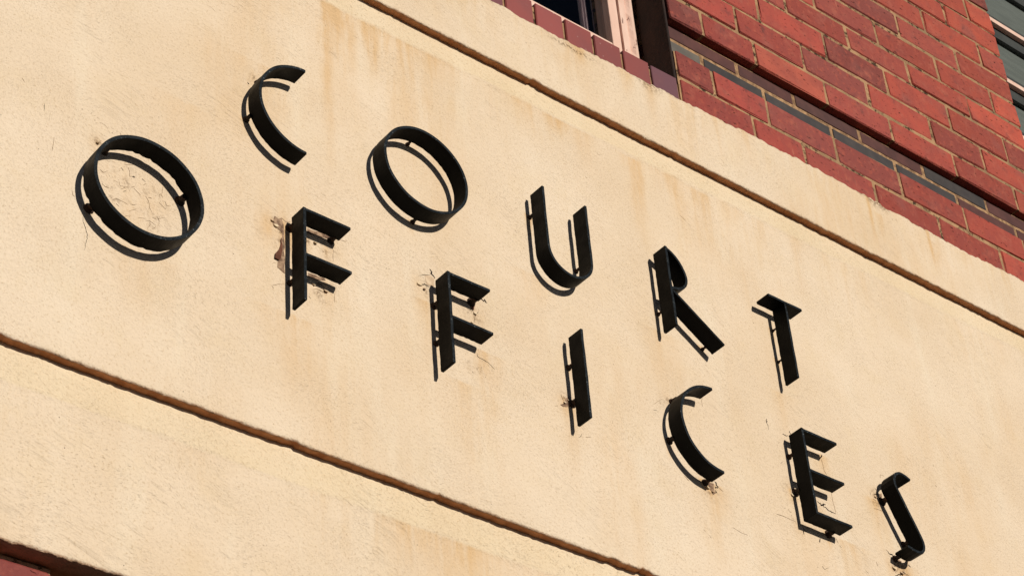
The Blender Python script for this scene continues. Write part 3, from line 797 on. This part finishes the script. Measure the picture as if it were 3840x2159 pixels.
# ------------------------------------------------------------------ the letters
YFRONT, YBACK, TH = -.049, -.012, .0062
def arc(cx, cz, r, a0, a1, n):
    return [(cx + r * math.cos(math.radians(a0 + (a1 - a0) * i / n)), cz + r * math.sin(math.radians(a0 + (a1 - a0) * i / n))) for i in range(n + 1)]
def resample(P, step, closed):
    out = []
    n = len(P)
    for i in range(n if closed else n - 1):
        a, b = Vector(P[i]), Vector(P[(i + 1) % n]); L = (b - a).length; k = max(1, round(L / step))
        out += [a.lerp(b, s / k) for s in range(k)]
    if not closed: out.append(Vector(P[-1]))
    return out
def strip(name, parent, P, closed=False, th=TH, y0=YFRONT, y1=YBACK, seed=1, ragged=.0004, step=.006):
    """flat iron bar set on edge along the path P in the plane of the wall"""
    Q = resample(P, step, closed); n = len(Q)
    v, f = [], []
    r = random.Random(seed)
    ph = [r.uniform(0, 6.28) for _ in range(6)]
    wob = lambda s, j: .00022 * math.sin(s * 45 + ph[j]) + .00016 * math.sin(s * 110 + ph[j + 1])
    s = 0
    for i, q in enumerate(Q):
        a = Q[i - 1] if (i or closed) else q; b = Q[(i + 1) % n] if (i < n - 1 or closed) else q
        d1 = (q - a).normalized() if (q - a).length > 1e-9 else (b - q).normalized()
        d2 = (b - q).normalized() if (b - q).length > 1e-9 else d1
        t = (d1 + d2).normalized(); nn = Vector((-t.y, t.x)) / max(.5, t.dot(d1))
        s += (q - a).length
        c = q + nn * wob(s, 0)
        rag = ragged * (r.random() ** 2) * 2
        fr = y0 + wob(s, 2) * .6; bk = y1 - rag
        for side, yy in ((-.5, fr), (.5, fr), (.5, bk), (-.5, bk)):
            p = c + nn * th * side
            v.append((p.x, yy, p.y + ZC))
    m_ = n if closed else n - 1
    for i in range(m_):
        a = i * 4; b = ((i + 1) % n) * 4
        for j in range(4): f.append((a + j, b + j, b + (j + 1) % 4, a + (j + 1) % 4))
    if not closed: f += [(0, 1, 2, 3), (n * 4 - 1, n * 4 - 2, n * 4 - 3, n * 4 - 4)]
    o = link(name, mesh(name, v, f), parent, IRON)
    bm = bmesh.new(); bm.from_mesh(o.data); bmesh.ops.recalc_face_normals(bm, faces=bm.faces[:]); bm.to_mesh(o.data); bm.free()
    md = o.modifiers.new('bevel', 'BEVEL'); md.width = .0009; md.segments = 2; md.limit_method = 'ANGLE'; md.angle_limit = math.radians(50)
    return o
def pin(parent, x, z, r=.0028, y0=YBACK):
    bm = bmesh.new()
    k = 9
    prof = [(y0 - .004, r * .9), (y0 + .002, r), (-.006, r * .95), (-.003, r * 1.5), (.006, r * 1.9)]
    rings = []
    for yy, rr in prof:
        rings.append([bm.verts.new((x + rr * random.uniform(.88, 1.12) * math.cos(2 * math.pi * i / k), yy, z + ZC + rr * random.uniform(.88, 1.12) * math.sin(2 * math.pi * i / k))) for i in range(k)])
    for a, b in zip(rings[:-1], rings[1:]):
        for i in range(k): bm.faces.new((a[i], a[(i + 1) % k], b[(i + 1) % k], b[i]))
    bm.faces.new(rings[0]); bm.faces.new(rings[-1][::-1])
    bmesh.ops.recalc_face_normals(bm, faces=bm.faces[:])
    me = bpy.data.meshes.new('mounting_pin'); bm.to_mesh(me); bm.free()
    return link('mounting_pin', me, parent, RUSTPIN)
def letter(nm, label, group):
    return tag(link(nm, None), label, 'letter', group)
G1, G2 = 'iron letters of the upper word on the sign', 'iron letters of the lower word on the sign'
h = TH / 2

# upper word: COURT
L = letter('letter_c', 'black iron half-circle letter C alone above the other letters, first of the upper word', G1)
strip('arc', L, arc(1.6775, 2.6812, .1035 - h, 91, 269, 60), seed=11)
pin(L, 1.578, 2.6463, .0042); pin(L, 1.600, 2.749, .003)
L = letter('letter_o', 'black iron ring letter O between the letters C and U in the upper word', G1)
strip('ring', L, arc(1.9491, 2.6765, .0988 - h, 0, 360, 90)[:-1], True, seed=12)
pin(L, 1.9443, 2.7722); pin(L, 1.947, 2.5808, .0034)
L = letter('letter_u', 'black iron letter U, middle letter of the upper word', G1)
xa, xb, zc_, r_ = 2.2397 + h, 2.3570 - h, 2.6325, (2.3570 - 2.2397) / 2 - h
strip('curved_strip', L, [(xa, 2.7785)] + [(x, z) for x, z in arc((xa + xb) / 2, zc_, r_, 180, 360, 36)] + [(xb, 2.7800)], seed=13)
pin(L, xa, 2.7296, .0034); pin(L, xb - .0005, 2.643, .0034)
L = letter('letter_r', 'black iron letter R with slanting leg, beside the T in the upper word', G1)
strip('stem', L, [(2.5678 + h, 2.7752), (2.5678 + h, 2.5725)], seed=14)
strip('bowl', L, [(2.5725, 2.7712), (2.5860, 2.7645), (2.5960, 2.7570), (2.6045, 2.7480), (2.6110, 2.7380), (2.6160, 2.7270), (2.6190, 2.7160), (2.6195, 2.7080), (2.6180, 2.6990), (2.6140, 2.6900), (2.6075, 2.6825), (2.5990, 2.6765), (2.5890, 2.6715), (2.5730, 2.6690)], y0=YFRONT + .0005, y1=YBACK + .0004, seed=15)
strip('leg', L, [(2.5735, 2.6640), (2.7035, 2.5755)], y0=YFRONT + .0008, y1=YBACK + .0007, seed=16)
pin(L, 2.5712, 2.6282); pin(L, 2.6865, 2.5871); 
L = letter('letter_t', 'black iron letter T, last letter of the upper word nearest the brick wall', G1)
strip('bar', L, [(2.8665, 2.7770), (2.9680, 2.7768)], seed=17)
strip('stem', L, [(2.9172, 2.7750), (2.9166, 2.5795)], y0=YFRONT + .0005, y1=YBACK + .0004, seed=18)
pin(L, 2.9168, 2.7298, .0022); pin(L, 2.9168, 2.6472, .0022)

# lower word: OFFICES
L = letter('letter_o', 'large rusty black iron ring letter O, first of the lower word, around crazed paint', G2)
strip('ring', L, [(1.3615 + (.1045 - h) * math.cos(a), 2.3496 + (.1015 - h) * math.sin(a)) for a in [2 * math.pi * i / 90 for i in range(90)]], True, seed=21, ragged=.0016, th=.0068)
pin(L, 1.2785, 2.2977, .0062); pin(L, 1.4475, 2.3934, .0062); pin(L, 1.30, 2.429, .004)
def eff(nm, label, x, zt, zbot, w, bars, seed, pins, top=True):
    L = letter(nm, label, G2)
    strip('stem', L, [(x + h, zt), (x + h, zbot)], seed=seed)
    for k, zb_ in enumerate(bars):
        strip('bar', L, [(x + TH - .002, zb_ - h), (x + w, zb_ - h)], y0=YFRONT + .0005, y1=YBACK + .0004, seed=seed + 1 + k, ragged=.0007)
    for px, pz, pr_ in pins: pin(L, px, pz, pr_)
    return L
eff('letter_f', 'black iron letter F beside the big O, peeled bare wall left of its stem', 1.6665, 2.4528, 2.2490, .1018, [2.4524, 2.3527], 22, [(1.6700, 2.4355, .005), (1.6700, 2.3149, .004), (1.758, 2.4490, .005)])
eff('letter_f', 'black iron letter F beside the letter I, star-shaped crack at its top left corner', 1.9835, 2.4507, 2.2450, .1000, [2.4503, 2.3514], 26, [(1.9868, 2.4007, .005), (1.9868, 2.3154, .004), (2.0755, 2.4470, .006)])
L = letter('letter_i', 'black iron single upright bar letter I in the middle of the lower word', G2)
strip('stem', L, [(2.3058, 2.4518), (2.3058, 2.2478)], seed=30)
pin(L, 2.3058, 2.3888, .004); pin(L, 2.3058, 2.3057, .0055)
L = letter('letter_c', 'black iron half-circle letter C between the I and the E in the lower word', G2)
strip('arc', L, arc(2.6475, 2.3452, .1018 - h, 91, 268, 60), seed=31)
pin(L, 2.5535, 2.3134, .005); pin(L, 2.637, 2.2472, .005); pin(L, 2.575, 2.414, .004)
eff('letter_e', 'black iron letter E with three bars, beside the S in the lower word', 2.8947, 2.4460, 2.2395, .1045, [2.4456, 2.3478, 2.2462], 32, [(2.8980, 2.4005, .004), (2.8980, 2.314, .006), (2.978, 2.2432, .006)])
L = letter('letter_s', 'small slanting black iron letter S, last letter of the lower word', G2)
strip('curved_strip', L, [(3.2195, 2.4310), (3.2090, 2.4360), (3.1985, 2.4382), (3.1880, 2.4380), (3.1780, 2.4335), (3.1700, 2.4255), (3.1655, 2.4150), (3.1650, 2.4040), (3.1690, 2.3930),
                          (3.2155, 2.2900), (3.2190, 2.2790), (3.2190, 2.2690), (3.2155, 2.2590), (3.2090, 2.2515), (3.2000, 2.2478), (3.1900, 2.2470), (3.1780, 2.2485), (3.1650, 2.2520)], seed=37, step=.005)
pin(L, 3.1718, 2.3863, .006); pin(L, 3.2140, 2.2946, .005); pin(L, 3.175, 2.2485, .005)
